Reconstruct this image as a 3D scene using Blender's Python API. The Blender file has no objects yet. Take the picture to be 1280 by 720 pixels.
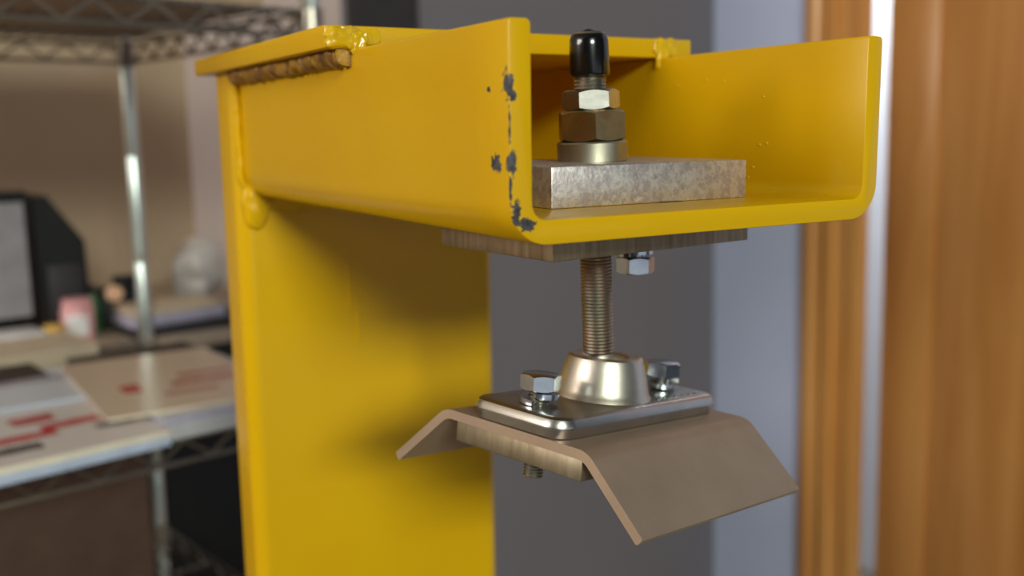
import bpy, bmesh, math, random
from mathutils import Vector, Matrix, noise as mnoise
random.seed(7); mnoise.seed_set(7)
PI = math.pi
sc = bpy.context.scene
COL = sc.collection

# ------------------------------------------------------------------ camera
CAM = Vector((-0.1849, -0.3150, 0.0441))
YAW, PITCH, ROLL, FPX = 0.5311, 0.1604, 0.0135, 1234.76
cam_d = bpy.data.cameras.new('camera'); cam = bpy.data.objects.new('camera', cam_d); COL.objects.link(cam)
fwd = Vector((math.sin(YAW)*math.cos(PITCH), math.cos(YAW)*math.cos(PITCH), -math.sin(PITCH)))
rgt = Vector((math.cos(YAW), -math.sin(YAW), 0)); dwn = fwd.cross(rgt)
r2 = math.cos(ROLL)*rgt + math.sin(ROLL)*dwn; d2 = -math.sin(ROLL)*rgt + math.cos(ROLL)*dwn
cam.matrix_world = Matrix(((r2.x, -d2.x, -fwd.x, CAM.x), (r2.y, -d2.y, -fwd.y, CAM.y), (r2.z, -d2.z, -fwd.z, CAM.z), (0, 0, 0, 1)))
cam_d.sensor_width = 36; cam_d.lens = 36*FPX/1280; cam_d.clip_start = 0.01; cam_d.clip_end = 50
cam_d.dof.use_dof = True; cam_d.dof.focus_distance = 0.435; cam_d.dof.aperture_fstop = 5.6
sc.camera = cam

# ------------------------------------------------------------------ world, lights, exposure
w = bpy.data.worlds.new('world'); sc.world = w; w.use_nodes = True
w.node_tree.nodes['Background'].inputs[0].default_value = (0.80, 0.88, 1.0, 1)
w.node_tree.nodes['Background'].inputs[1].default_value = 0.05
def area(name, loc, target, sx, sy, power, col):
    l = bpy.data.lights.new(name, 'AREA'); l.shape = 'RECTANGLE'; l.size = sx; l.size_y = sy; l.energy = power; l.color = col
    o = bpy.data.objects.new(name, l); COL.objects.link(o); o.location = loc
    o.rotation_euler = (Vector(target) - Vector(loc)).to_track_quat('-Z', 'Y').to_euler(); return o
area('window_daylight', (-1.09, -4.77, 1.58), (0.1, 0.1, -0.05), 1.40, 0.64, 205, (0.92, 1.0, 0.87))
area('low_fill_panel', (0.60, -2.90, -0.50), (0.1, 0.1, -0.1), 3.2, 1.4, 6.5, (0.86, 0.93, 1.0))  # low fill panel, added to brighten the upright metal faces
area('side_fill_light', (-3.786, 0.30, 1.12), (0.8, 0.65, 0.0), 2.0, 0.95, 84, (1.0, 0.95, 0.89))  # side fill, added to lift the left flange and the right wall
sc.view_settings.view_transform = 'Standard'; sc.view_settings.look = 'None'
sc.view_settings.exposure = 0.0; sc.view_settings.gamma = 1.0; sc.view_settings.use_curve_mapping = False

# ------------------------------------------------------------------ materials
def lin(c):
    return tuple((v/12.92 if v <= 0.04045 else ((v+0.055)/1.055)**2.4) for v in (x/255 for x in c)) + (1,)
class NT:
    def __init__(s, name):
        s.m = bpy.data.materials.new(name); s.m.use_nodes = True; s.t = s.m.node_tree; s.b = s.t.nodes['Principled BSDF']
        s.tc = s.t.nodes.new('ShaderNodeTexCoord')
    def n(s, typ, **kw):
        x = s.t.nodes.new(typ)
        for k, v in kw.items():
            if hasattr(x, k): setattr(x, k, v)
        return x
    def l(s, a, b): s.t.links.new(a, b)
    def math(s, op, a, b=None, c=None, clamp=False):
        x = s.t.nodes.new('ShaderNodeMath'); x.operation = op; x.use_clamp = clamp
        for i, v in enumerate((a, b, c)):
            if v is None: continue
            if isinstance(v, (int, float)): x.inputs[i].default_value = v
            else: s.l(v, x.inputs[i])
        return x.outputs[0]
    def mapping(s, scale=(1, 1, 1), rot=(0, 0, 0), loc=(0, 0, 0)):
        x = s.t.nodes.new('ShaderNodeMapping'); x.inputs['Scale'].default_value = scale; x.inputs['Rotation'].default_value = rot
        x.inputs['Location'].default_value = loc; s.l(s.tc.outputs['Object'], x.inputs[0]); return x.outputs[0]
    def noise(s, scale, vec=None, detail=3, rough=.5, dist=0):
        x = s.t.nodes.new('ShaderNodeTexNoise'); x.inputs['Scale'].default_value = scale; x.inputs['Detail'].default_value = detail
        x.inputs['Roughness'].default_value = rough; x.inputs['Distortion'].default_value = dist
        s.l(vec if vec is not None else s.tc.outputs['Object'], x.inputs['Vector']); return x.outputs[0]
    def ramp(s, fac, stops):
        x = s.t.nodes.new('ShaderNodeValToRGB'); e = x.color_ramp.elements
        while len(e) < len(stops): e.new(.5)
        for el, (p, c) in zip(e, stops): el.position = p; el.color = c
        s.l(fac, x.inputs[0]); return x.outputs[0]
    def mix(s, fac, a, b):
        x = s.t.nodes.new('ShaderNodeMix'); x.data_type = 'RGBA'
        for sock, v in ((x.inputs[0], fac), (x.inputs[6], a), (x.inputs[7], b)):
            if isinstance(v, (int, float)): sock.default_value = v
            elif isinstance(v, tuple): sock.default_value = v
            else: s.l(v, sock)
        return x.outputs[2]
    def bump(s, h, strength=.2, dist=.001):
        x = s.t.nodes.new('ShaderNodeBump'); x.inputs['Strength'].default_value = strength; x.inputs['Distance'].default_value = dist
        s.l(h, x.inputs['Height']); s.l(x.outputs[0], s.b.inputs['Normal'])
    def set(s, col=None, rough=None, metal=None, **kw):
        for k, v in (('Base Color', col), ('Roughness', rough), ('Metallic', metal)):
            if v is None: continue
            if isinstance(v, (int, float, tuple)): s.b.inputs[k].default_value = v
            else: s.l(v, s.b.inputs[k])
        for k, v in kw.items(): s.b.inputs[k.replace('_', ' ')].default_value = v
        return s
M = {}
def plain(key, rgb, rough=.6, metal=0, var=.12, scale=30, **kw):
    t = NT(key); c = lin(rgb); d = tuple(x*(1-var) for x in c[:3]) + (1,); u = tuple(min(1, x*(1+var)) for x in c[:3]) + (1,)
    t.set(t.ramp(t.noise(scale), [(.3, d), (.7, u)]), rough, metal, **kw); M[key] = t.m; return t
def metal(key, stops, scale, rough=(.25, .45), stretch=(1, 1, 1), bump=.10, bscale=None, dist=0.0004):
    t = NT(key); v = t.mapping(stretch); n = t.noise(scale, v, 4, .6)
    t.set(t.ramp(n, [(p, lin(c)) for p, c in stops]), None, 1.0)
    mr = t.n('ShaderNodeMapRange'); t.l(t.noise(scale*1.7, v, 3), mr.inputs[0]); mr.inputs[3].default_value = rough[0]; mr.inputs[4].default_value = rough[1]
    t.l(mr.outputs[0], t.b.inputs['Roughness']); t.bump(t.noise(bscale or scale*4, v, 3), bump, dist); M[key] = t.m; return t

ROOT = Vector((0.095, 0.38, -1.74))                       # foot of the yellow post; parts share this origin
def yellow(key, chips):
    t = NT(key)
    base = t.ramp(t.noise(9, None, 2), [(.3, lin((214, 164, 6))), (.7, lin((220, 171, 8)))])
    rough = .30
    if chips:
        fac = None
        nz = t.noise(330, None, 5, .7)
        for (p, s) in chips:
            mp = t.n('ShaderNodeMapping'); mp.vector_type = 'TEXTURE'
            mp.inputs['Location'].default_value = tuple(Vector(p) - ROOT); mp.inputs['Scale'].default_value = s
            t.l(t.tc.outputs['Object'], mp.inputs[0])
            ln = t.n('ShaderNodeVectorMath', operation='LENGTH'); t.l(mp.outputs[0], ln.inputs[0])
            v = t.math('ADD', ln.outputs['Value'], t.math('MULTIPLY', t.math('SUBTRACT', nz, .5), 3.4))
            k = t.math('SUBTRACT', 1.0, t.math('SMOOTHSTEP' if False else 'SUBTRACT', v, .5), clamp=True)
            k = t.math('GREATER_THAN', k, .5)
            fac = k if fac is None else t.math('MAXIMUM', fac, k)
        base = t.mix(fac, base, t.ramp(t.noise(300), [(.3, lin((38, 35, 36))), (.7, lin((92, 90, 94)))]))
        rr = t.math('ADD', t.math('MULTIPLY', fac, .3), rough); t.set(base, rr)
    else: t.set(base, rough)
    t.set(Coat_Weight=.05, Coat_Roughness=.12, Specular_IOR_Level=.25)
    t.bump(t.noise(55, None, 3), .10, .0012)
    M[key] = t.m
mm = .001
yellow('yellow_paint', None)
yellow('yellow_paint_chipped', [((0.0006, 0, .0600), (.0016, .004, .0046)), ((0.0012, 0, .0560), (.0022, .003, .0022)), ((0.0001, 0, .0450), (.0004, .0008, .008)),
    ((0.0010, 0, .0312), (.0019, .0030, .0042)), ((0, .0105, .0308), (.0014, .0036, .0034)),
    ((0.0002, 0, .0210), (.0006, .001, .0060)), ((.0026, 0, .0128), (.0018, .002, .0050)), ((.0066, 0, .0084), (.0036, .003, .0028)), ((0, .0150, .0585), (.001, .0013, .0009))])
def weldmat(key, a, b, rough=.2, coat=.35):
    t = NT(key); t.set(t.ramp(t.noise(120, None, 4), [(.35, lin(a)), (.7, lin(b))]), rough, 0, Coat_Weight=coat, Coat_Roughness=.08); t.bump(t.noise(180, None, 3), .5, .002); M[key] = t.m
weldmat('weld_paint', (213, 168, 8), (226, 180, 14))
weldmat('weld_grimy', (104, 66, 20), (186, 138, 30), .42, .1)
metal('zinc', [(.3, (172, 168, 158)), (.7, (205, 202, 194))], 60, (.22, .36))
metal('zinc_blue', [(.3, (178, 186, 200)), (.7, (212, 218, 226))], 90, (.14, .26))
metal('zinc_yellow', [(.25, (168, 130, 96)), (.42, (190, 165, 120)), (.55, (165, 150, 118)), (.7, (190, 140, 120)), (.85, (150, 150, 120))], 45, (.26, .4))
metal('rod_metal', [(.25, (156, 122, 110)), (.45, (176, 154, 138)), (.6, (150, 148, 132)), (.75, (166, 134, 126))], 60, (.3, .45), (1, 1, .4))
metal('collar_metal', [(.3, (178, 172, 152)), (.7, (200, 196, 180))], 50, (.35, .45))
metal('galvanised', [(.25, (176, 164, 160)), (.42, (222, 216, 212)), (.58, (190, 178, 180)), (.8, (250, 246, 242))], 200, (.3, .58), (1, 1, 1), .45, 600, .0003).set(None, None, .8)
metal('raw_steel', [(.3, (140, 120, 94)), (.5, (164, 144, 116)), (.7, (184, 164, 136))], 260, (.4, .6), (1, 1, .06), .4, 500, .0003)
metal('saddle_zinc', [(.3, (172, 149, 128)), (.7, (184, 160, 138))], 25, (.5, .6), (1, 1, 1), .06, 200).set(None, None, .75)
metal('bar_steel', [(.3, (150, 136, 112)), (.7, (176, 162, 138))], 200, (.45, .6), (1, 1, .08), .3, 300, .0003)
metal('flange_zinc', [(.3, (180, 180, 174)), (.55, (196, 192, 186)), (.75, (200, 186, 180))], 40, (.24, .36), (1, 1, 1), .1)
metal('hub_zinc', [(.3, (196, 188, 172)), (.6, (214, 206, 194)), (.8, (206, 184, 150))], 55, (.33, .43), (1, 1, 1), .12)
metal('chrome', [(.3, (214, 228, 220)), (.7, (232, 240, 238))], 10, (.28, .36), (1, 1, 1), .0)
metal('dull_chrome', [(.3, (150, 142, 132)), (.7, (176, 168, 156))], 10, (.3, .4), (1, 1, 1), .0)
plain('black_rubber', (9, 9, 10), .18, 0, .1, 50, Coat_Weight=.3)
plain('hole_dark', (14, 12, 10), .8)
plain('floor_paint', (122, 114, 106), .6)
plain('wall_paint_brown', (174, 152, 128), .85, 0, .05, 3)
plain('wall_paint_grey', (120, 115, 122), .85, 0, .03, 3)
plain('wall_paint_blue', (196, 202, 232), .8, 0, .03, 3)
plain('wall_paint_pale', (190, 176, 172), .85, 0, .04, 3)
plain('wall_paint_white', (232, 234, 238), .8, 0, .02, 3)
plain('ceiling_paint', (196, 192, 186), .9, 0, .02, 3)
def wood(key, a, b, c, stretch):
    t = NT(key); n = t.noise(9, t.mapping(stretch), 5, .6, .6)
    t.set(t.ramp(n, [(.28, lin(a)), (.5, lin(b)), (.72, lin(c))]), .35, 0, Coat_Weight=.15, Coat_Roughness=.2); M[key] = t.m
wood('door_wood', (180, 112, 50), (200, 134, 68), (214, 150, 84), (1.2, 1.2, .10))
wood('casing_wood', (198, 128, 60), (216, 150, 78), (228, 168, 100), (1.6, 1.6, .10))
wood('desk_wood', (150, 130, 112), (176, 156, 136), (190, 172, 152), (1, 4, 4))
for k, rgb, r in (('cover_tan', (198, 176, 154), .32), ('paper_grey', (196, 194, 198), .6), ('paper_white', (222, 224, 230), .6), ('page_edge', (236, 222, 200), .6),
        ('page_blue', (186, 198, 222), .6), ('card', (200, 180, 156), .7), ('black_plastic', (14, 14, 15), .45), ('screen_grey', (150, 146, 150), .3),
        ('red_plastic', (196, 24, 34), .4), ('pink_jar', (224, 160, 164), .3), ('white_label', (232, 226, 228), .5), ('green_plastic', (40, 96, 52), .4),
        ('peach_plastic', (232, 184, 150), .4), ('yellow_plastic', (226, 180, 92), .4), ('lavender', (178, 172, 196), .5), ('bag_white', (196, 186, 182), .4),
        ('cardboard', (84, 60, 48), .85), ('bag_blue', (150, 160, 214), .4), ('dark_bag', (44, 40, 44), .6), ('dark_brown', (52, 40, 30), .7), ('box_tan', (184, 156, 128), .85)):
    plain(k, rgb, r)
def printed(key, base, rects, rough=.3):
    """paper cover with flat printed blocks; rects in object space (metres, x0,x1,y0,y1,colour)"""
    t = NT(key); sp = t.n('ShaderNodeSeparateXYZ'); t.l(t.tc.outputs['Object'], sp.inputs[0]); c = lin(base)
    nz = t.math('MULTIPLY', t.math('SUBTRACT', t.noise(60), .5), .012)
    X = t.math('ADD', sp.outputs[0], nz); Y = t.math('ADD', sp.outputs[1], nz)
    for x0, x1, y0, y1, col in rects:
        f = t.math('MULTIPLY', t.math('MULTIPLY', t.math('GREATER_THAN', X, x0), t.math('LESS_THAN', X, x1)), t.math('MULTIPLY', t.math('GREATER_THAN', Y, y0), t.math('LESS_THAN', Y, y1)))
        c = t.mix(f, c, lin(col))
    t.set(c, rough, 0); M[key] = t.m
RED = (188, 44, 46)

# ------------------------------------------------------------------ mesh helpers
def finish(bm, sharp=35):
    bmesh.ops.recalc_face_normals(bm, faces=bm.faces)
    for f in bm.faces: f.smooth = True
    for e in bm.edges:
        if len(e.link_faces) == 2 and e.calc_face_angle(0) > math.radians(sharp): e.smooth = False
def wloc(o):
    v = Vector(o.location)
    while o.parent: o = o.parent; v += Vector(o.location)
    return v
def obj(name, bm, mat, parent=None, origin=None, sharp=35, label=None):
    """bm is in world metres; origin is the object's own origin in world metres (default: the parent's origin)"""
    finish(bm, sharp)
    base = wloc(parent) if parent else Vector((0, 0, 0))
    org = Vector(origin) if origin is not None else base
    bmesh.ops.translate(bm, verts=bm.verts, vec=-org)
    me = bpy.data.meshes.new(name); bm.to_mesh(me); bm.free(); me.materials.append(M[mat])
    o = bpy.data.objects.new(name, me); COL.objects.link(o)
    if parent: o.parent = parent
    o.location = org - base
    if label: o['label'] = label
    return o
def thing(name, loc, label, cat, group=None):
    o = bpy.data.objects.new(name, None); COL.objects.link(o); o.location = loc; o.empty_display_size = .05
    return tag(o, label, cat, group)
def tag(o, label, cat, group=None):
    o['label'] = label; o['category'] = cat
    if group: o['group'] = group
    return o
def struct(o): o['kind'] = 'structure'; return o
ID = Matrix.Identity(4)
def box(x0, x1, y0, y1, z0, z1, mat=ID, bev=0, bm=None, seg=2):
    b = bmesh.new(); bmesh.ops.create_cube(b, size=1)
    for v in b.verts: v.co = Vector(((x0+x1)/2 + v.co.x*(x1-x0), (y0+y1)/2 + v.co.y*(y1-y0), (z0+z1)/2 + v.co.z*(z1-z0)))
    if bev: bmesh.ops.bevel(b, geom=list(b.edges), offset=bev, segments=seg, affect='EDGES', profile=.5)
    bmesh.ops.transform(b, matrix=mat, verts=b.verts)
    return merge(bm, b)
def merge(bm, b):
    if bm is None: return b
    me = bpy.data.meshes.new('tmp'); b.to_mesh(me); b.free(); bm.from_mesh(me); bpy.data.meshes.remove(me); return bm
def rings(rs, mat=ID, bm=None, close_u=True, cap=True, loop=False):
    """rs: list of rings (lists of Vectors)"""
    b = bmesh.new(); vs = [[b.verts.new(mat @ Vector(p)) for p in r] for r in rs]; n = len(vs[0])
    seq = list(range(len(vs))) + ([0] if loop else [])
    for i, j in zip(seq, seq[1:]):
        for k in range(n if close_u else n-1):
            b.faces.new((vs[i][k], vs[i][(k+1) % n], vs[j][(k+1) % n], vs[j][k]))
    if cap and not loop: b.faces.new(vs[0][::-1]); b.faces.new(vs[-1])
    return merge(bm, b)
def lathe(prof, mat=ID, seg=40, bm=None, loop=False):
    return rings([[(r*math.cos(2*PI*k/seg), r*math.sin(2*PI*k/seg), z) for k in range(seg)] for r, z in prof], mat, bm, loop=loop)
def tube(pts, rad, seg=10, bm=None, rads=None):
    pts = [Vector(p) for p in pts]; rs = []; up = None
    for i, p in enumerate(pts):
        d = (pts[min(i+1, len(pts)-1)] - pts[max(i-1, 0)]).normalized()
        if up is None: up = d.orthogonal().normalized()
        up = (up - d*up.dot(d)).normalized(); s = d.cross(up); r = rads[i] if rads else rad
        rs.append([p + r*(math.cos(2*PI*k/seg)*up + math.sin(2*PI*k/seg)*s) for k in range(seg)])
    return rings(rs, ID, bm)
def prism(poly, axis_pts, mat=ID, bm=None):
    """poly: 2-D points; axis_pts: function (x,y,t)->Vector, extruded t=0..1"""
    return rings([[axis_pts(x, y, t) for x, y in poly] for t in (0, 1)], mat, bm)
def hexa(af, h, hole=0, rot=0, mat=ID, chamf=(True, True), bm=None):
    n = 72; r0 = af/2*.955; rs = []
    ths = [2*PI*k/n for k in range(n)]
    R = [af/2/math.cos(((th) % (PI/3)) - PI/6) for th in ths]
    cz = lambda r: max(0, (r-r0))*math.tan(math.radians(30))
    ring = lambda f: [f(k) for k in range(n)]
    P = lambda r, th, z: (r*math.cos(th+rot), r*math.sin(th+rot), z)
    lo = ring(lambda k: P(R[k], ths[k], cz(R[k]) if chamf[0] else 0)); hi = ring(lambda k: P(R[k], ths[k], h-(cz(R[k]) if chamf[1] else 0)))
    bot = ring(lambda k: P(r0, ths[k], 0)); top = ring(lambda k: P(r0, ths[k], h))
    rs = [bot, lo, hi, top]
    if hole:
        rs = [ring(lambda k: P(hole, ths[k], 0))] + rs + [ring(lambda k: P(hole, ths[k], h))]
        return rings(rs, mat, bm, loop=True)
    return rings(rs, mat, bm)
def thread(r, depth, pitch, z0, z1, mat=ID, seg=36, bm=None):
    rs = []; n = int((z1-z0)/pitch); 
    for i in range(n*2+1):
        rad = r if i % 2 else r-depth; zz = z0 + i*pitch/2
        rs.append([(rad*math.cos(2*PI*k/seg), rad*math.sin(2*PI*k/seg), zz + pitch*(k/seg if k <= seg/2 else 1-k/seg)*.5) for k in range(seg)])
    return rings(rs, mat, bm)
def split_washer(ri, ro, th, rise, a0, mat=ID, bm=None):
    n = 40; rs = []
    for i in range(n+1):
        f = i/n; a = a0 + math.radians(6 + 346*f); z = rise*(1-f)
        c, s = math.cos(a), math.sin(a)
        rs.append([(ri*c, ri*s, z), (ro*c, ro*s, z), (ro*c, ro*s, z+th), (ri*c, ri*s, z+th)])
    return rings(rs, mat, bm)
def rrect(x0, x1, y0, y1, r, seg=8):
    out = []
    for cx, cy, a in ((x1-r, y1-r, 0), (x0+r, y1-r, 90), (x0+r, y0+r, 180), (x1-r, y0+r, 270)):
        for k in range(seg+1):
            t = math.radians(a + 90*k/seg); out.append((cx+r*math.cos(t), cy+r*math.sin(t)))
    return out
def lumpy(bm, amp, scale, seed=0):
    for v in bm.verts:
        nz = mnoise.noise_vector((v.co + Vector((seed, 0, 0)))*scale); v.co += nz*amp
    return bm
def blob(c, r, amp, scale, seed=0, sub=3, bm=None, zmin=None):
    b = bmesh.new(); bmesh.ops.create_icosphere(b, subdivisions=sub, radius=1)
    for v in b.verts: v.co = Vector((v.co.x*r[0], v.co.y*r[1], v.co.z*r[2]))
    lumpy(b, amp, scale, seed); bmesh.ops.translate(b, verts=b.verts, vec=c)
    if zmin is not None:
        for v in b.verts: v.co.z = max(v.co.z, zmin)
    return merge(bm, b)

# ------------------------------------------------------------------ the room
# room frame: S(a, b, z): a runs left along the shelving, b runs back into the room, origin at the right front post
S0 = Vector((.2653, .9577, 0)); SA = math.radians(12)
E1 = Vector((-math.cos(SA), -math.sin(SA), 0)); E2 = Vector((-math.sin(SA), math.cos(SA), 0))
SM = Matrix(((E1.x, E2.x, 0, S0.x), (E1.y, E2.y, 0, S0.y), (0, 0, 1, 0), (0, 0, 0, 1)))
def S(a, b, z): return SM @ Vector((a, b, z))
FLOOR, CEIL = -1.74, 1.75
def sbox(a0, a1, b0, b1, z0, z1, bev=0, bm=None): return box(a0, a1, b0, b1, z0, z1, SM, bev, bm)
# the wall with the doorway is a hair out of plumb with the steel post
PV = S(-1.695, .2, .30); LEAN = Matrix.Translation(PV) @ Matrix.Rotation(-.0186, 4, Vector((math.sin(YAW), math.cos(YAW), 0))) @ Matrix.Translation(-PV)
def rbox(*a): 
    b = sbox(*a); bmesh.ops.transform(b, matrix=LEAN, verts=b.verts); return b
RB = -1.695                                               # right wall, as a
struct(obj('floor', sbox(-3.2, 4.4, -2.4, 1.9, FLOOR-.1, FLOOR), 'floor_paint'))
struct(obj('ceiling', sbox(-3.2, 4.4, -1.6, 1.9, CEIL, CEIL+.1), 'ceiling_paint'))
struct(obj('wall_back', sbox(-.5, 4.3, 1.335, 1.435, FLOOR, CEIL), 'wall_paint_brown'))
struct(obj('wall_alcove', sbox(-.5, -.436, .6, 1.335, FLOOR, CEIL), 'wall_paint_pale'))
struct(obj('wall_middle', rbox(RB, -.5, .6, .7, FLOOR, CEIL, ) , 'wall_paint_grey'))
struct(obj('wall_middle_end', rbox(-.5, -.436, .58, .6, FLOOR, CEIL), 'wall_paint_grey'))
struct(obj('wall_left', sbox(4.2, 4.3, -1.6, 1.335, FLOOR, CEIL), 'wall_paint_brown'))
struct(obj('wall_shade_strip', rbox(-.60, -.436, .555, .58, FLOOR, CEIL), 'dark_bag'))  # added dark strip standing in for the soft shadow on the wall end
# right wall: far piece, piece over the door, near piece; the doorway lies between
DB0, DB1 = .105, -.80
struct(obj('wall_right', rbox(RB-.12, RB, .275, .7, FLOOR, CEIL), 'wall_paint_blue'))
struct(obj('wall_right_near', rbox(RB-.12, RB, -2.4, DB1, FLOOR, CEIL), 'wall_paint_blue'))
struct(obj('wall_right_over_door', rbox(RB-.12, RB, DB1, .275, 1.05, CEIL), 'wall_paint_blue'))
struct(obj('wall_beyond', sbox(RB-1.3, RB-1.2, -1.6, 1.8, FLOOR, CEIL), 'wall_paint_white'))
# moulded door casing: profile along b, extruded in z
def casing():
    w0, w1 = .296, .125
    prof = [(w0, 0), (w0, .018), (w0-.012, .024), (w0-.030, .024), (w0-.038, .016), (w0-.062, .016), (w0-.070, .028), (w0-.092, .028),
            (w0-.100, .014), (w0-.128, .014), (w0-.134, .022), (w1+.004, .022), (w1, .016), (w1, 0), (w1, -.02), (w0, -.02)]
    return rings([[S(RB+d, b, z) for b, d in prof] for z in (FLOOR, 1.10)], LEAN)
struct(obj('trim_1', casing(), 'casing_wood'))
dr = struct(bpy.data.objects.new('door_1', None)); COL.objects.link(dr); dr.location = S(RB, .06, FLOOR)
dm = LEAN @ SM @ Matrix.Translation((RB+.012, .066, 0)) @ Matrix.Rotation(math.radians(3), 4, 'Z')
obj('stile', box(-.04, 0, -.13, 0, FLOOR+.01, 1.04, dm, .002), 'door_wood', dr)
obj('panel', box(-.032, -.006, -.62, -.13, FLOOR+.01, 1.04, dm, .001), 'door_wood', dr)
obj('stile', box(-.04, 0, -.75, -.62, FLOOR+.01, 1.04, dm, .002), 'door_wood', dr)
area('hall_fill_light', S(RB-.7, .55, 1.25), S(RB-1.2, 0.68, -.2), .3, .3, 40, (.92, .97, 1.0))  # unseen light added beyond the gap to brighten the white wall

# ------------------------------------------------------------------ the yellow post with its channel bracket
W, H, T, L = .200, .0836, .0096, .357
post = thing('yellow_steel_post', ROOT, 'yellow painted steel post with a chipped channel bracket welded to its front', 'post')
def arc(cx, cy, r, a0, a1, n=8): return [(cx+r*math.cos(math.radians(a0+(a1-a0)*k/n)), cy+r*math.sin(math.radians(a0+(a1-a0)*k/n))) for k in range(n+1)]
RO, RI, e = .0165, .0065, .0022
prof = arc(RO, RO, RO, 180, 270, 10) + arc(W-RO, RO, RO, 270, 360, 10) + arc(W-e, H-e, e, 0, 90, 4) + arc(W-T+e*.6, H-e*.6, e*.6, 90, 180, 3) \
     + arc(W-T-RI, T+RI, RI, 0, -90, 8) + arc(T+RI, T+RI, RI, 270, 180, 8) + arc(T-e, H-e, e, 0, 90, 4) + arc(e*.7, H-e*.7, e*.7, 90, 180, 3)
def channel_bm():
    def ring(y, ins):
        # inset the profile slightly for a small rounded arris at the cut end
        n = len(prof); out = []
        for i, (x, z) in enumerate(prof):
            px, pz = prof[i-1]; nx, nz = prof[(i+1) % n]; tx, tz = nx-px, nz-pz; l = math.hypot(tx, tz) or 1
            out.append((x - tz/l*ins, y, z + tx/l*ins))
        return out
    ys = [(0, .0007), (.0002, .0002), (.0007, 0)] + [(.0007 + (L-.0007)*k/12, 0) for k in range(1, 13)]
    return rings([ring(y, i) for y, i in ys])
ch = obj('channel_bracket', channel_bm(), 'yellow_paint_chipped', post, label='yellow U-shaped channel with dark paint chips on its left edge')
# bolt slot in the channel floor
cut = bpy.data.objects.new('cutter', bpy.data.meshes.new('cutter')); COL.objects.link(cut)
cb = rings([[(x, y, z) for x, y in rrect(.099, .117, .0385, .0475, .0044)] for z in (-.002, .0125)]); lathe([(.0095, -.002), (.0095, .0125)], Matrix.Translation((.0957, .082, 0)), 24, cb); lathe([(.006, -.002), (.006, .0125)], Matrix.Translation((.1215, .0825, 0)), 20, cb); bmesh.ops.recalc_face_normals(cb, faces=cb.faces); cb.to_mesh(cut.data); cb.free()

md = ch.modifiers.new('slot', 'BOOLEAN'); md.object = cut; md.operation = 'DIFFERENCE'; md.solver = 'EXACT'
bpy.context.view_layer.update()
dg = bpy.context.evaluated_depsgraph_get(); nm = bpy.data.meshes.new_from_object(ch.evaluated_get(dg)); ch.modifiers.clear(); ch.data = nm; nm.name = 'channel_bracket'
bpy.data.objects.remove(cut)
def cap_bm(): return box(-.0136, .2157, .1519, .418, H, H+.011, ID, .0009, seg=2)
obj('cap_plate', cap_bm(), 'yellow_paint', post)
CX0, CX1, CY0, CY1 = -.005, .1945, .357, .404
obj('column_tube', rings([[(x, y, z) for x, y in rrect(CX0, CX1, CY0, CY1, .011, 10)] for z in (FLOOR+.012, -.5, -.1, H)]), 'yellow_paint', post)
obj('base_plate', box(-.055, .245, .30, .46, FLOOR, FLOOR+.012, ID, .001), 'yellow_paint', post)
# weld beads
def bead(pts, r, amp, seed, seg=10, wav=.16):
    dense = []
    for a, b in zip(pts, pts[1:]):
        a, b = Vector(a), Vector(b); n = max(2, int((b-a).length/.0015))
        dense += [a.lerp(b, k/n) for k in range(n)]
    dense.append(Vector(pts[-1]))
    rads = [r*(1+wav*math.sin(k*1.3+seed)) for k in range(len(dense))]
    return lumpy(tube(dense, r, seg, None, rads), amp, 160, seed)
obj('weld_bead', bead([(-.0022, .153, H-.0028), (-.0020, .356, H-.0034)], .0056, .0020, 3, 14, .08), 'weld_grimy', post, sharp=75, label='brown stained weld bead under the cap plate')
obj('weld_bead', bead([(W+.002, .156, H-.002), (W+.002, .356, H-.002)], .004, .001, 5), 'weld_paint', post)
def crust(x0, x1, y0, y1, z0, z1, amp, scale, seed, bm=None, cuts=12, pw=5):
    """lumpy weld deposit: a finely divided rounded block pushed about by noise"""
    b = bmesh.new(); bmesh.ops.create_cube(b, size=2); bmesh.ops.subdivide_edges(b, edges=list(b.edges), cuts=cuts, use_grid_fill=True)
    c = Vector(((x0+x1)/2, (y0+y1)/2, (z0+z1)/2)); h = Vector(((x1-x0)/2, (y1-y0)/2, (z1-z0)/2))
    for v in b.verts:
        p = v.co; k = (abs(p.x)**pw+abs(p.y)**pw+abs(p.z)**pw)**(1/pw); q = p/k
        w_ = c + Vector((q.x*h.x, q.y*h.y, q.z*h.z)); s_ = Vector((seed*1.7, 0, 0))
        w_ += mnoise.noise_vector(w_*scale + s_)*amp + mnoise.noise_vector(w_*scale*2.3 + s_)*amp*.45
        v.co = w_
    return merge(bm, b)
b_ = crust(-.0132, .0050, .1496, .1535, H-.0002, H+.0104, .0012, 330, 1); crust(-.0005, .0078, .1485, .1535, H-.0045, H+.0080, .0012, 300, 2, b_); crust(.005, .0150, .1506, .1530, H+.002, H+.0100, .0006, 200, 3, b_)
obj('weld_bead', b_, 'weld_paint', post, label='shiny lumpy weld at the left front corner of the cap plate', sharp=75)
b_ = crust(W-.0130, W+.0035, .1500, .1535, H+.0010, H+.0112, .0010, 250, 7); crust(W-.0105, W-.0030, .1492, .1535, H-.0075, H+.0060, .0010, 250, 8, b_)
obj('weld_bead', b_, 'weld_paint', post, label='lumpy weld at the right front corner of the cap plate', sharp=75)
outl = [(-.002, .0836), (-.002, RO)] + [(RO+(RO+.002)*math.cos(math.radians(t)), RO+(RO+.002)*math.sin(math.radians(t))) for t in range(190, 271, 16)] + [(W*.5, -.003), (W-RO, -.002)] + \
       [(W-RO+(RO+.002)*math.cos(math.radians(t)), RO+(RO+.002)*math.sin(math.radians(t))) for t in range(286, 361, 16)] + [(W+.002, .08)]
outl = [(max(x, CX0+.002), z) if x < .1 else (min(x, CX1-.002), z) for x, z in outl]
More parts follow.
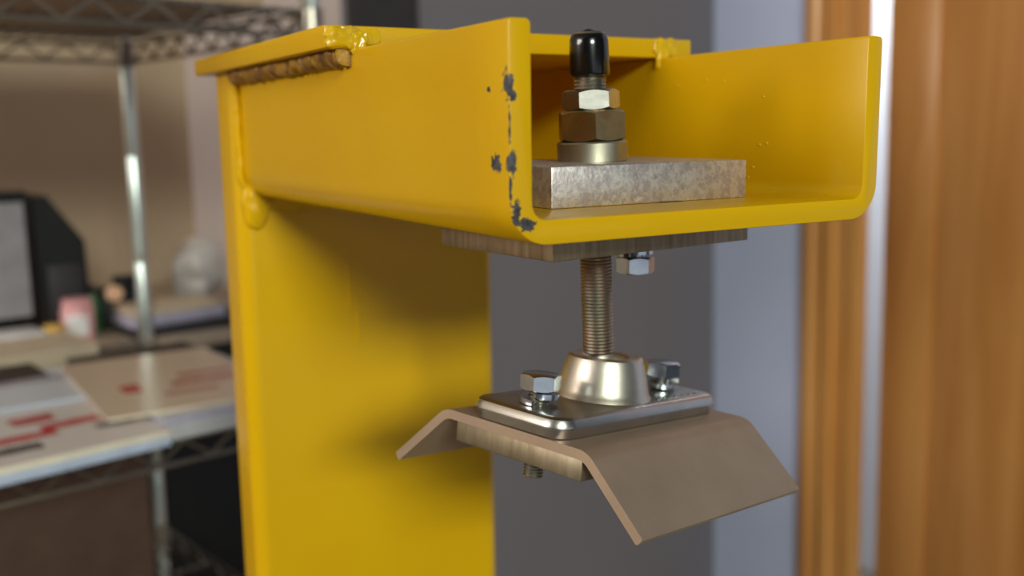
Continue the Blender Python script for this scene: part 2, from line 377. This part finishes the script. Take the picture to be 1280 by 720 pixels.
obj('weld_bead', bead([(x, .356, z) for x, z in outl], .0024, .0004, 11, 10, .03), 'yellow_paint', post)
b_ = crust(-.0020, .0160, .3505, .3610, -.0225, .0130, .0016, 110, 5, None, 12, 2.2); crust(.006, .066, .3525, .3590, -.0110, .0030, .0012, 90, 6, b_, 12, 2.2)
obj('weld_bead', b_, 'yellow_paint', post, label='thick weld run-off below the bend of the channel', sharp=75)
b_ = bmesh.new()
for k in range(26):
    x = random.uniform(.03, .13); z = random.uniform(-.14, -.02); blob(Vector((x, .3568, z)), (.0006, .0005, .0006+random.random()*.0004), 0, 1, 0, 1, b_)
for k in range(8):
    y = random.uniform(.06, .150); z = .014 + random.random()**1.5*.066; blob(Vector((W-T, y, z)), (.0005, .0007, .0007), 0, 1, 0, 1, b_)
o = obj('weld_spatter', b_, 'yellow_paint', post); o['kind'] = 'stuff'
for x, z0, z1, r in ((.078, -.110, -.070, .0026), (.072, -.085, -.045, .0016)):
    obj('paint_run', tube([(x, .3570, z1), (x, .3568, (z0+z1)/2), (x+.0003, .3567, z0+.004), (x+.0003, .3568, z0)], r, 8, None, [r*.2, r*.45, r*.7, r*.2]), 'yellow_paint', post)

# ------------------------------------------------------------------ the adjustable mount bolted through the bracket
AX0, AX1 = Vector((.0985, .082, -.0690)), Vector((.0923, .082, .0895))
mdir = (AX1-AX0).normalized(); zax = mdir; yax = Vector((0, 1, 0)); xax = yax.cross(zax).normalized(); yax = zax.cross(xax)
def axm(z):
    """frame on the rod axis at world height z"""
    t = (z-AX0.z)/mdir.z; p = AX0 + mdir*t
    return Matrix(((xax.x, yax.x, zax.x, p.x), (xax.y, yax.y, zax.y, p.y), (xax.z, yax.z, zax.z, p.z), (0, 0, 0, 1)))
# plate frame of the swivel foot
RX, RY, RZ = 0.020, 0.109, 0.262; PO = Vector((.09856, .080, -.08928))
PM = Matrix.Translation(PO) @ Matrix.Rotation(RZ, 4, 'Z') @ Matrix.Rotation(RY, 4, 'Y') @ Matrix.Rotation(RX, 4, 'X')
mount = thing('swivel_mount', (.0975, .082, -.137), 'zinc plated threaded rod mount bolted through the yellow bracket with a bent saddle plate below', 'mount')
cl = obj('clamp_plate', box(.0434, .155, .0395, .126, T+.0001, .0277, ID, .0007), 'galvanised', mount, label='thick galvanised clamp plate lying in the channel')
# lower packing plate, slightly turned
ULA = math.atan2(.0131, .1233); um = Matrix.Translation((.0387, .0315, 0)) @ Matrix.Rotation(ULA, 4, 'Z')
obj('packing_plate', box(0, .124, 0, .0865, -.012, -.0001, um, .0006), 'raw_steel', mount, label='raw steel packing plate under the channel')
rod = obj('threaded_rod', thread(.0079, .0005, .0017, .001, .158, Matrix(axm(-.0690)), 36), 'rod_metal', mount, label='bronze tinted threaded rod')
D = math.radians
obj('spacer_collar', lathe([(.0085, 0), (.0168, 0), (.0172, .0004), (.0172, .0090), (.0166, .0097), (.0085, .0097)], axm(.0277), 48, loop=True), 'collar_metal', mount)
obj('nut', hexa(.030, .0148, .008, D(-118.4), axm(.0374)), 'zinc_yellow', mount, label='large hex nut with a yellow and copper tint')
obj('lock_nut', hexa(.0243, .0097, .008, D(-87.5), axm(.0522)), 'zinc', mount, label='smaller hex lock nut')
capp = [(.0080, 0), (.0091, 0), (.0095, .0006), (.0096, .002), (.0094, .014), (.0092, .0170), (.0084, .0190), (.0066, .0204), (.0030, .0208), (.0022, .0214), (.0008, .0219)]
obj('rubber_cap', lathe(capp, axm(.0683), 40), 'black_rubber', mount, label='glossy black rubber cap on the rod end', sharp=60)
# hanging bolt under the packing plate
bx, by = .1215, .0825; bm4 = lambda z: Matrix.Translation((bx, by, z))
hb = obj('bolt', hexa(.017, .0085, 0, D(-145), bm4(-.0295)), 'zinc_blue', mount, label='shiny hex bolt head under the packing plate')
obj('shank', lathe([(.005, -.0215), (.005, -.012)], Matrix.Translation((bx, by, 0)), 20), 'zinc', hb)
obj('split_washer', split_washer(.0053, .0090, .0022, .0016, D(-140), bm4(-.0208)), 'zinc_blue', hb)
obj('flat_washer', lathe([(.0053, 0), (.0105, 0), (.0105, .0018), (.0053, .0018)], bm4(-.0140), 32, loop=True), 'zinc', hb)
# hub and flange plate of the swivel foot
fl = []
for n, ins in ((-.0100, .0030), (-.0094, .0012), (-.0054, .0006), (-.0047, .0010), (-.0045, -.0004), (-.0030, -.0002), (-.0010, .0008), (-.0002, .0022), (0, .0034)):
    fl.append([(x, y, n) for x, y in rrect(-.0642+ins, .0642-ins, -.0297+ins, .0297-ins, .0105-ins, 8)])
flange = obj('flange_plate', rings(fl, PM), 'flange_zinc', mount, sharp=30)
hub = [(.0250, -.001), (.0246, .0004), (.0236, .0018), (.0228, .0040), (.0196, .0175), (.0188, .0196), (.0174, .0205), (.0120, .0200), (.0112, .0190), (.0100, .0120), (.002, .0120)]
obj('hub', lathe(hub, PM @ Matrix.Translation((.0008, 0, 0)), 56), 'hub_zinc', flange, label='cone-shaped swivel hub')
b_ = bmesh.new()
for k, x in enumerate((.018, .0235, .028, .0335, .040, .046, .052)): box(x, x+(.0036 if k % 3 else .002), -.0225, -.0205, -.0003, .0004, PM, .0001, b_, 1)
o = obj('stamped_mark', b_, 'zinc', flange); o['kind'] = 'stuff'
def foot_bolt(u, v, rot, split):
    m = PM @ Matrix.Translation((u, v, 0))
    o = obj('bolt', hexa(.017, .0078, 0, rot-RZ, m @ Matrix.Translation((0, 0, .0066))), 'zinc_blue', mount)
    obj('shank', thread(.0049, .0005, .0015, -.0355, .0060, m, 24), 'zinc', o)
    obj('split_washer', split_washer(.0054, .0096, .0025, .0034, split-RZ, m @ Matrix.Translation((0, 0, .0004))), 'zinc_blue', o)
    return o
foot_bolt(-.0462, .0002, D(-82), D(-136)); foot_bolt(.0455, -.0035, D(-116), D(-60))
# bent saddle plate: profile in (v, n), extruded along u
TS, V0, V1, WL0, WL1, PHI = .0045, .0452, .0462, .0440, .0472, .722
def saddle_prof():
    n0 = -.01005; R = .014
    up = []; lo = []
    def side(sgn, vb, wl):
        # fillet of radius R (outer) tangent to both legs
        tl = R*math.tan(PHI/2); pts = []; ins = []
        c = (sgn*(vb-tl), n0-R)
        for k in range(9):
            a = PHI*k/8; pts.append((c[0]+sgn*R*math.sin(a), c[1]+R*math.cos(a))); ins.append((c[0]+sgn*(R-TS)*math.sin(a), c[1]+(R-TS)*math.cos(a)))
        tip = (sgn*(vb+wl*math.cos(PHI)), n0-wl*math.sin(PHI)); nx, nn = sgn*math.sin(PHI), math.cos(PHI)
        tip2 = (tip[0]-nx*TS, tip[1]-nn*TS); dx, dn = sgn*math.cos(PHI), -math.sin(PHI); q = .0008
        pts += [(tip[0]-dx*q, tip[1]-dn*q), (tip[0]-nx*q, tip[1]-nn*q)]; ins += [(tip2[0]-dx*q, tip2[1]-dn*q), (tip2[0]+nx*q, tip2[1]+nn*q)]
        return pts, ins
    pf, inf = side(-1, V0, WL0); pb, inb = side(1, V1, WL1)
    return pf[::-1] + pb + inb[::-1] + inf
sp = saddle_prof()
sad = rings([[(u, v, n) for v, n in sp] for u in (-.0636, -.0632, .0672, .0676)], PM)
obj('saddle_plate', sad, 'saddle_zinc', mount, label='brownish bent steel saddle plate with two sloping wings')
obj('backing_bar', box(-.0615, .0620, -.0415, .0392, -.0250, -.01456, PM, .0008), 'bar_steel', mount, label='flat steel bar under the saddle plate')

# ------------------------------------------------------------------ wire shelving unit
shelf = thing('wire_shelving_unit', S(0, 0, FLOOR), 'chrome wire shelving unit holding brochures, behind the yellow post', 'shelving')
SW, SD = 1.15, .61
for a, b in ((0, 0), (0, SD), (SW, 0), (SW, SD)):
    a_, b_2 = a + (.004 if b else 0), b
    pprof = [(.0125, FLOOR+.03)]
    z = FLOOR+.03
    for k in range(1, 12): zz = FLOOR+.03+k*.19; pprof += [(.0125, zz), (.0118, zz+.002), (.0118, zz+.004), (.0125, zz+.006)]
    o = obj('post', lathe(pprof, Matrix.Translation(S(a_, b_2, 0)), 20), 'chrome', shelf)
    obj('foot', lathe([(.016, FLOOR), (.016, FLOOR+.012), (.007, FLOOR+.016), (.007, FLOOR+.035)], Matrix.Translation(S(a_, b_2, 0)), 16), 'black_plastic', o)
def wire_shelf(zb, mat):
    zt = zb+.030
    first = True; root = None
    rails = []
    fr = bmesh.new()
    cs = [(0, 0), (SW, 0), (SW, SD), (0, SD)]
    for i in range(4):
        (a0, b0), (a1, b1) = cs[i], cs[(i+1) % 4]
        for z in (zb, zt): tube([S(a0, b0, z), S(a1, b1, z)], .0034, 8, fr)
    root = obj('wire_shelf', fr, mat, shelf)
    for i in range(4):
        (a0, b0), (a1, b1) = cs[i], cs[(i+1) % 4]; ln = math.hypot(a1-a0, b1-b0); n = int(ln/.034); pts = []
        for k in range(n+1):
            f = k/n; z = zb+.002 if k % 2 else zt-.002; a, b = a0+(a1-a0)*f, b0+(b1-b0)*f
            pts.append(S(a, b, z))
        obj('truss_wire', tube(pts, .0030, 6), mat, root)
    sw = bmesh.new()
    n = int(SW/.025)
    for k in range(1, n): tube([S(SW*k/n, 0, zt+.003), S(SW*k/n, SD, zt+.003)], .0017, 5, sw)
    for b in (SD*.33, SD*.66): tube([S(0, b, zt-.003), S(SW, b, zt-.003)], .003, 6, sw)
    o = obj('deck_wires', sw, mat, root); o['kind'] = 'stuff'
    for a, b in cs:
        obj('corner_collar', lathe([(.0135, zb-.008), (.0165, zb-.006), (.0155, zt+.004), (.0135, zt+.006)], Matrix.Translation(S(a + (.004 if b and not a else 0), b, 0)), 18), 'dull_chrome', root)
ZL = -.361; ZU = .166; ZB = -.72
wire_shelf(ZL, 'dull_chrome'); wire_shelf(ZU, 'dull_chrome'); wire_shelf(ZB, 'dull_chrome')
DK = ZL+.0347                                             # top of the lower deck
# ---- things on the lower deck
def slab(name, a, b, w_, d_, z0, z1, rot, cover, pages, label, cat, group=None):
    """brochure: page block with a thin cover on top; (a, b) is the front-left corner, w_ runs right, d_ runs back"""
    m = SM @ Matrix.Translation((a, b, 0)) @ Matrix.Rotation(rot, 4, 'Z')
    loc = m @ Vector((-w_/2, d_/2, z0)); t = thing(name, loc, label, cat, group)
    obj('page_block', box(-w_, 0, 0, d_, z0, z1-.0012, m, .0005), pages, t)
    c = box(-w_-.001, .001, -.001, d_+.001, z1-.0012, z1, m)
    me_o = obj('cover', c, cover, t)
    # cover in its own axes so that the print follows the sheet
    R_ = Matrix.Rotation(SA-rot, 4, 'Z'); me_o.data.transform(R_.inverted()); me_o.rotation_euler = (0, 0, SA-rot)
    return t
# print rects: x runs left (+), y runs back (+), centre origin
printed('cover_tan_print', (214, 190, 166), [(-.064, -.040, -.060, -.015, RED), (.0, .088, -.055, -.030, (176, 100, 88)), (-.020, .05, -.100, -.080, (186, 130, 112)), (.02, .095, -.012, .012, (186, 120, 104))], .22)
printed('cover_red_print', (214, 204, 198), [(-.129, .03, -.070, -.045, RED), (.02, .09, -.046, -.020, RED), (.0, .05, -.004, .03, (178, 52, 50)), (-.06, .0, -.112, -.085, (70, 64, 62)), (.07, .115, -.085, -.06, (96, 92, 104))], .3)
printed('cover_blue_print', (206, 206, 214), [(-.10, .10, .02, .05, (160, 150, 160)), (-.1, .0, .08, .12, (90, 90, 100))], .3)
slab('magazine', .500, -.040, .262, .30, DK, DK+.0125, D(-2), 'paper_white', 'page_blue', 'white magazine at the bottom of the left stack on the wire shelf', 'magazine', 'brochure stacks on the wire shelf')
slab('magazine', .497, -.037, .258, .30, DK+.0126, DK+.0205, D(-1), 'cover_red_print', 'page_edge', 'magazine with a red and white cover on the left front stack', 'magazine', 'brochure stacks on the wire shelf')
slab('magazine', .236, -.014, .21, .30, DK+.0000, DK+.0090, D(1), 'paper_grey', 'paper_grey', 'grey brochure at the bottom of the stack under the tan brochure', 'magazine', 'brochure stacks on the wire shelf')
slab('magazine', .232, -.012, .205, .30, DK+.0091, DK+.0185, D(-1), 'paper_grey', 'paper_grey', 'grey brochure second from the bottom under the tan brochure', 'magazine', 'brochure stacks on the wire shelf')
slab('magazine', .236, -.008, .21, .30, DK+.0186, DK+.0262, D(1), 'paper_grey', 'lavender', 'grey brochure directly under the tan brochure', 'magazine', 'brochure stacks on the wire shelf')
slab('brochure', .288, .030, .215, .335, DK+.0263, DK+.0305, D(9), 'cover_tan_print', 'page_edge', 'tan brochure with red print on top of the grey stack', 'brochure', 'brochure stacks on the wire shelf')
slab('magazine', .45, .20, .21, .20, DK+.0206, DK+.0250, D(6), 'cover_blue_print', 'page_blue', 'pale blue magazine lying behind the red and white one', 'magazine', 'brochure stacks on the wire shelf')
slab('folder', .52, .345, .26, .10, DK, DK+.026, D(2), 'dark_brown', 'dark_bag', 'dark folder in front of the beige cardboard folder', 'folder')
slab('folder', .56, .455, .42, .135, DK, DK+.034, D(-2), 'card', 'card', 'beige cardboard folder lying across the back of the wire shelf', 'folder')
slab('folder', .20, .385, .19, .065, DK+.0, DK+.020, D(2), 'dark_brown', 'dark_brown', 'narrow dark brown folder behind the tan brochure', 'folder')
# ---- things below, on the bottom deck
DB = ZB+.0347
bx_t = thing('cardboard_box', S(.37, .43, DB), 'brown cardboard box on the bottom deck of the shelving', 'box')
obj('body', sbox(.140, .60, .30, .56, DB, DB+.29, .003), 'cardboard', bx_t)
obj('flap', sbox(.140, .60, .30, .43, DB+.2905, DB+.2935), 'cardboard', bx_t); obj('tape', sbox(.139, .601, .415, .445, DB+.2936, DB+.2942), 'box_tan', bx_t)
o = obj('plastic_bag', blob(S(.25, .20, DB+.045), (.05, .05, .045), .018, 22, 4, 4, None, DB+.001), 'bag_blue', None, S(.25, .20, DB)); tag(o, 'crumpled pale blue plastic bag in front of the cardboard box', 'bag')
# ---- boxes on the upper deck
DU = ZU+.0347
for k, (a0, a1, b0, b1, h, lb) in enumerate(((.04, .40, .05, .57, .14, 'flat brown carton on the upper deck next to the front post'), (.43, .80, .05, .57, .18, 'brown carton on the upper deck farther left'))):
    t = thing('carton', S((a0+a1)/2, (b0+b1)/2, DU), lb, 'carton', 'cartons on the upper deck')
    obj('body', sbox(a0, a1, b0, b1, DU, DU+h, .003), 'box_tan', t); obj('tape', sbox(a0-.0005, a1+.0005, (b0+b1)/2-.025, (b0+b1)/2+.025, DU+h, DU+h+.0008), 'cardboard', t)

# ------------------------------------------------------------------ desk behind the shelving with its clutter
desk = thing('desk', S(.3, .95, FLOOR), 'desk with a black front panel behind the wire shelving', 'desk')
DZ = -.340
obj('desk_top', sbox(-.42, 1.3, .66, 1.32, DZ-.03, DZ, .002), 'desk_wood', desk)
obj('front_panel', sbox(-.40, 1.28, .70, .72, FLOOR+.05, DZ-.03), 'black_plastic', desk)
for a in (-.40, 1.26): obj('side_panel', sbox(a, a+.02, .72, 1.30, FLOOR, DZ-.03), 'black_plastic', desk)
mon = thing('monitor', S(.30, .86, DZ), 'grey screen monitor with a black bezel at the left edge of the photo', 'monitor')
obj('bezel', sbox(.128, .50, .80, .84, DZ+.03, -.058, .006), 'black_plastic', mon); obj('screen', sbox(.140, .488, .797, .801, DZ+.05, -.078), 'screen_grey', mon)
obj('stand', sbox(.26, .37, .80, .96, DZ, DZ+.012, .003), 'black_plastic', mon); obj('neck', sbox(.295, .335, .842, .87, DZ+.0122, DZ+.16), 'black_plastic', mon)
wed = rings([[S(a, b, z) for a, z in ((.122, DZ), (.122, -.072), (.098, -.068), (.034, -.158), (.030, DZ))] for b in (.80, 1.05)])
t = thing('speaker', S(.076, .92, DZ), 'black wedge-shaped speaker standing beside the monitor', 'speaker'); obj('cabinet', wed, 'black_plastic', t)
obj('grille', sbox(.045, .108, .794, .7985, DZ+.02, -.20, .001), 'dark_bag', t)
jr = thing('jar', S(.072, .76, DZ), 'pink plastic jar with a white label in front of the black speaker', 'jar')
jm = Matrix.Translation(S(.072, .76, DZ)); obj('body', lathe([(.028, 0), (.030, .003), (.030, .058), (.026, .064)], jm, 28), 'pink_jar', jr); obj('lid', lathe([(.027, .0645), (.027, .076), (.025, .078)], jm, 28), 'pink_jar', jr)
obj('label', rings([[S(.072, .76, DZ) + Vector((.0303*math.cos(math.radians(t_)), .0303*math.sin(math.radians(t_)), z)) for t_ in range(-140, -59, 8)] + [S(.072, .76, DZ) + Vector((.0307*math.cos(math.radians(t_)), .0307*math.sin(math.radians(t_)), z)) for t_ in range(-60, -141, -8)] for z in (.012, .05)]), 'white_label', jr)
bt = thing('bottle', S(.030, .79, DZ), 'small green bottle with a dark cap beside the pink jar', 'bottle'); m_ = Matrix.Translation(S(.030, .79, DZ))
obj('body', lathe([(.010, 0), (.011, .003), (.011, .062), (.005, .074), (.005, .08)], m_, 20), 'green_plastic', bt); obj('cap', lathe([(.0065, .0805), (.0065, .094), (.005, .096)], m_, 20), 'black_plastic', bt)
pot = thing('tub', S(.124, .735, DZ), 'small yellow tub next to the pink jar', 'tub'); m_ = Matrix.Translation(S(.124, .735, DZ))
obj('body', lathe([(.012, 0), (.0165, .004), (.0175, .026), (.0165, .03)], m_, 24), 'yellow_plastic', pot); obj('lid', lathe([(.018, .0305), (.018, .037), (.015, .039)], m_, 24), 'yellow_plastic', pot)
o = thing('box', S(.21, .74, DZ), 'white carton with a red band at its foot at the left photo edge', 'box')
obj('band', sbox(.148, .30, .70, .78, DZ, DZ+.013, .001), 'red_plastic', o); obj('body', sbox(.148, .30, .70, .78, DZ+.0131, DZ+.034, .001), 'white_label', o)
cm = thing('camera_body', S(-.045, .80, DZ), 'black compact camera with a peach lens cap on the desk', 'camera')
obj('body', sbox(-.085, .012, .79, .83, DZ, DZ+.085, .006), 'black_plastic', cm); obj('viewfinder', sbox(-.06, -.02, .795, .825, DZ+.0855, DZ+.105, .004), 'black_plastic', cm)
obj('lens_cap', lathe([(.012, 0), (.016, .002), (.016, .012), (.013, .016)], SM @ Matrix.Translation((-.008, .7895, DZ+.075)) @ Matrix.Rotation(D(90), 4, 'X'), 24), 'peach_plastic', cm)
for k, (z0, z1, mt, rt, lb) in enumerate(((DZ, DZ+.020, 'dark_bag', 3, 'black ring binder at the bottom of the pile behind the shelf post'), (DZ+.0203, DZ+.040, 'lavender', -2, 'lavender grey folder in the pile behind the shelf post'), (DZ+.0403, DZ+.055, 'card', 1, 'beige folder on top of the pile behind the shelf post'))):
    slab('folder', .0, .67+.006*k, .21-.02*k, .095, z0, z1, D(rt), mt, mt, lb, 'folder', 'folders on the desk')
o = obj('binder', sbox(-.36, -.235, .68, .80, DZ, DZ+.018, .002), 'black_plastic', None, S(-.3, .74, DZ)); tag(o, 'flat black binder on the desk beside the folders', 'binder')
o = obj('plastic_bag', blob(S(-.215, .86, DZ+.085), (.052, .045, .075), .02, 20, 9, 4, None, DZ+.001), 'bag_white', None, S(-.215, .86, DZ)); tag(o, 'crumpled white plastic bag standing on the desk beside the yellow post', 'bag')
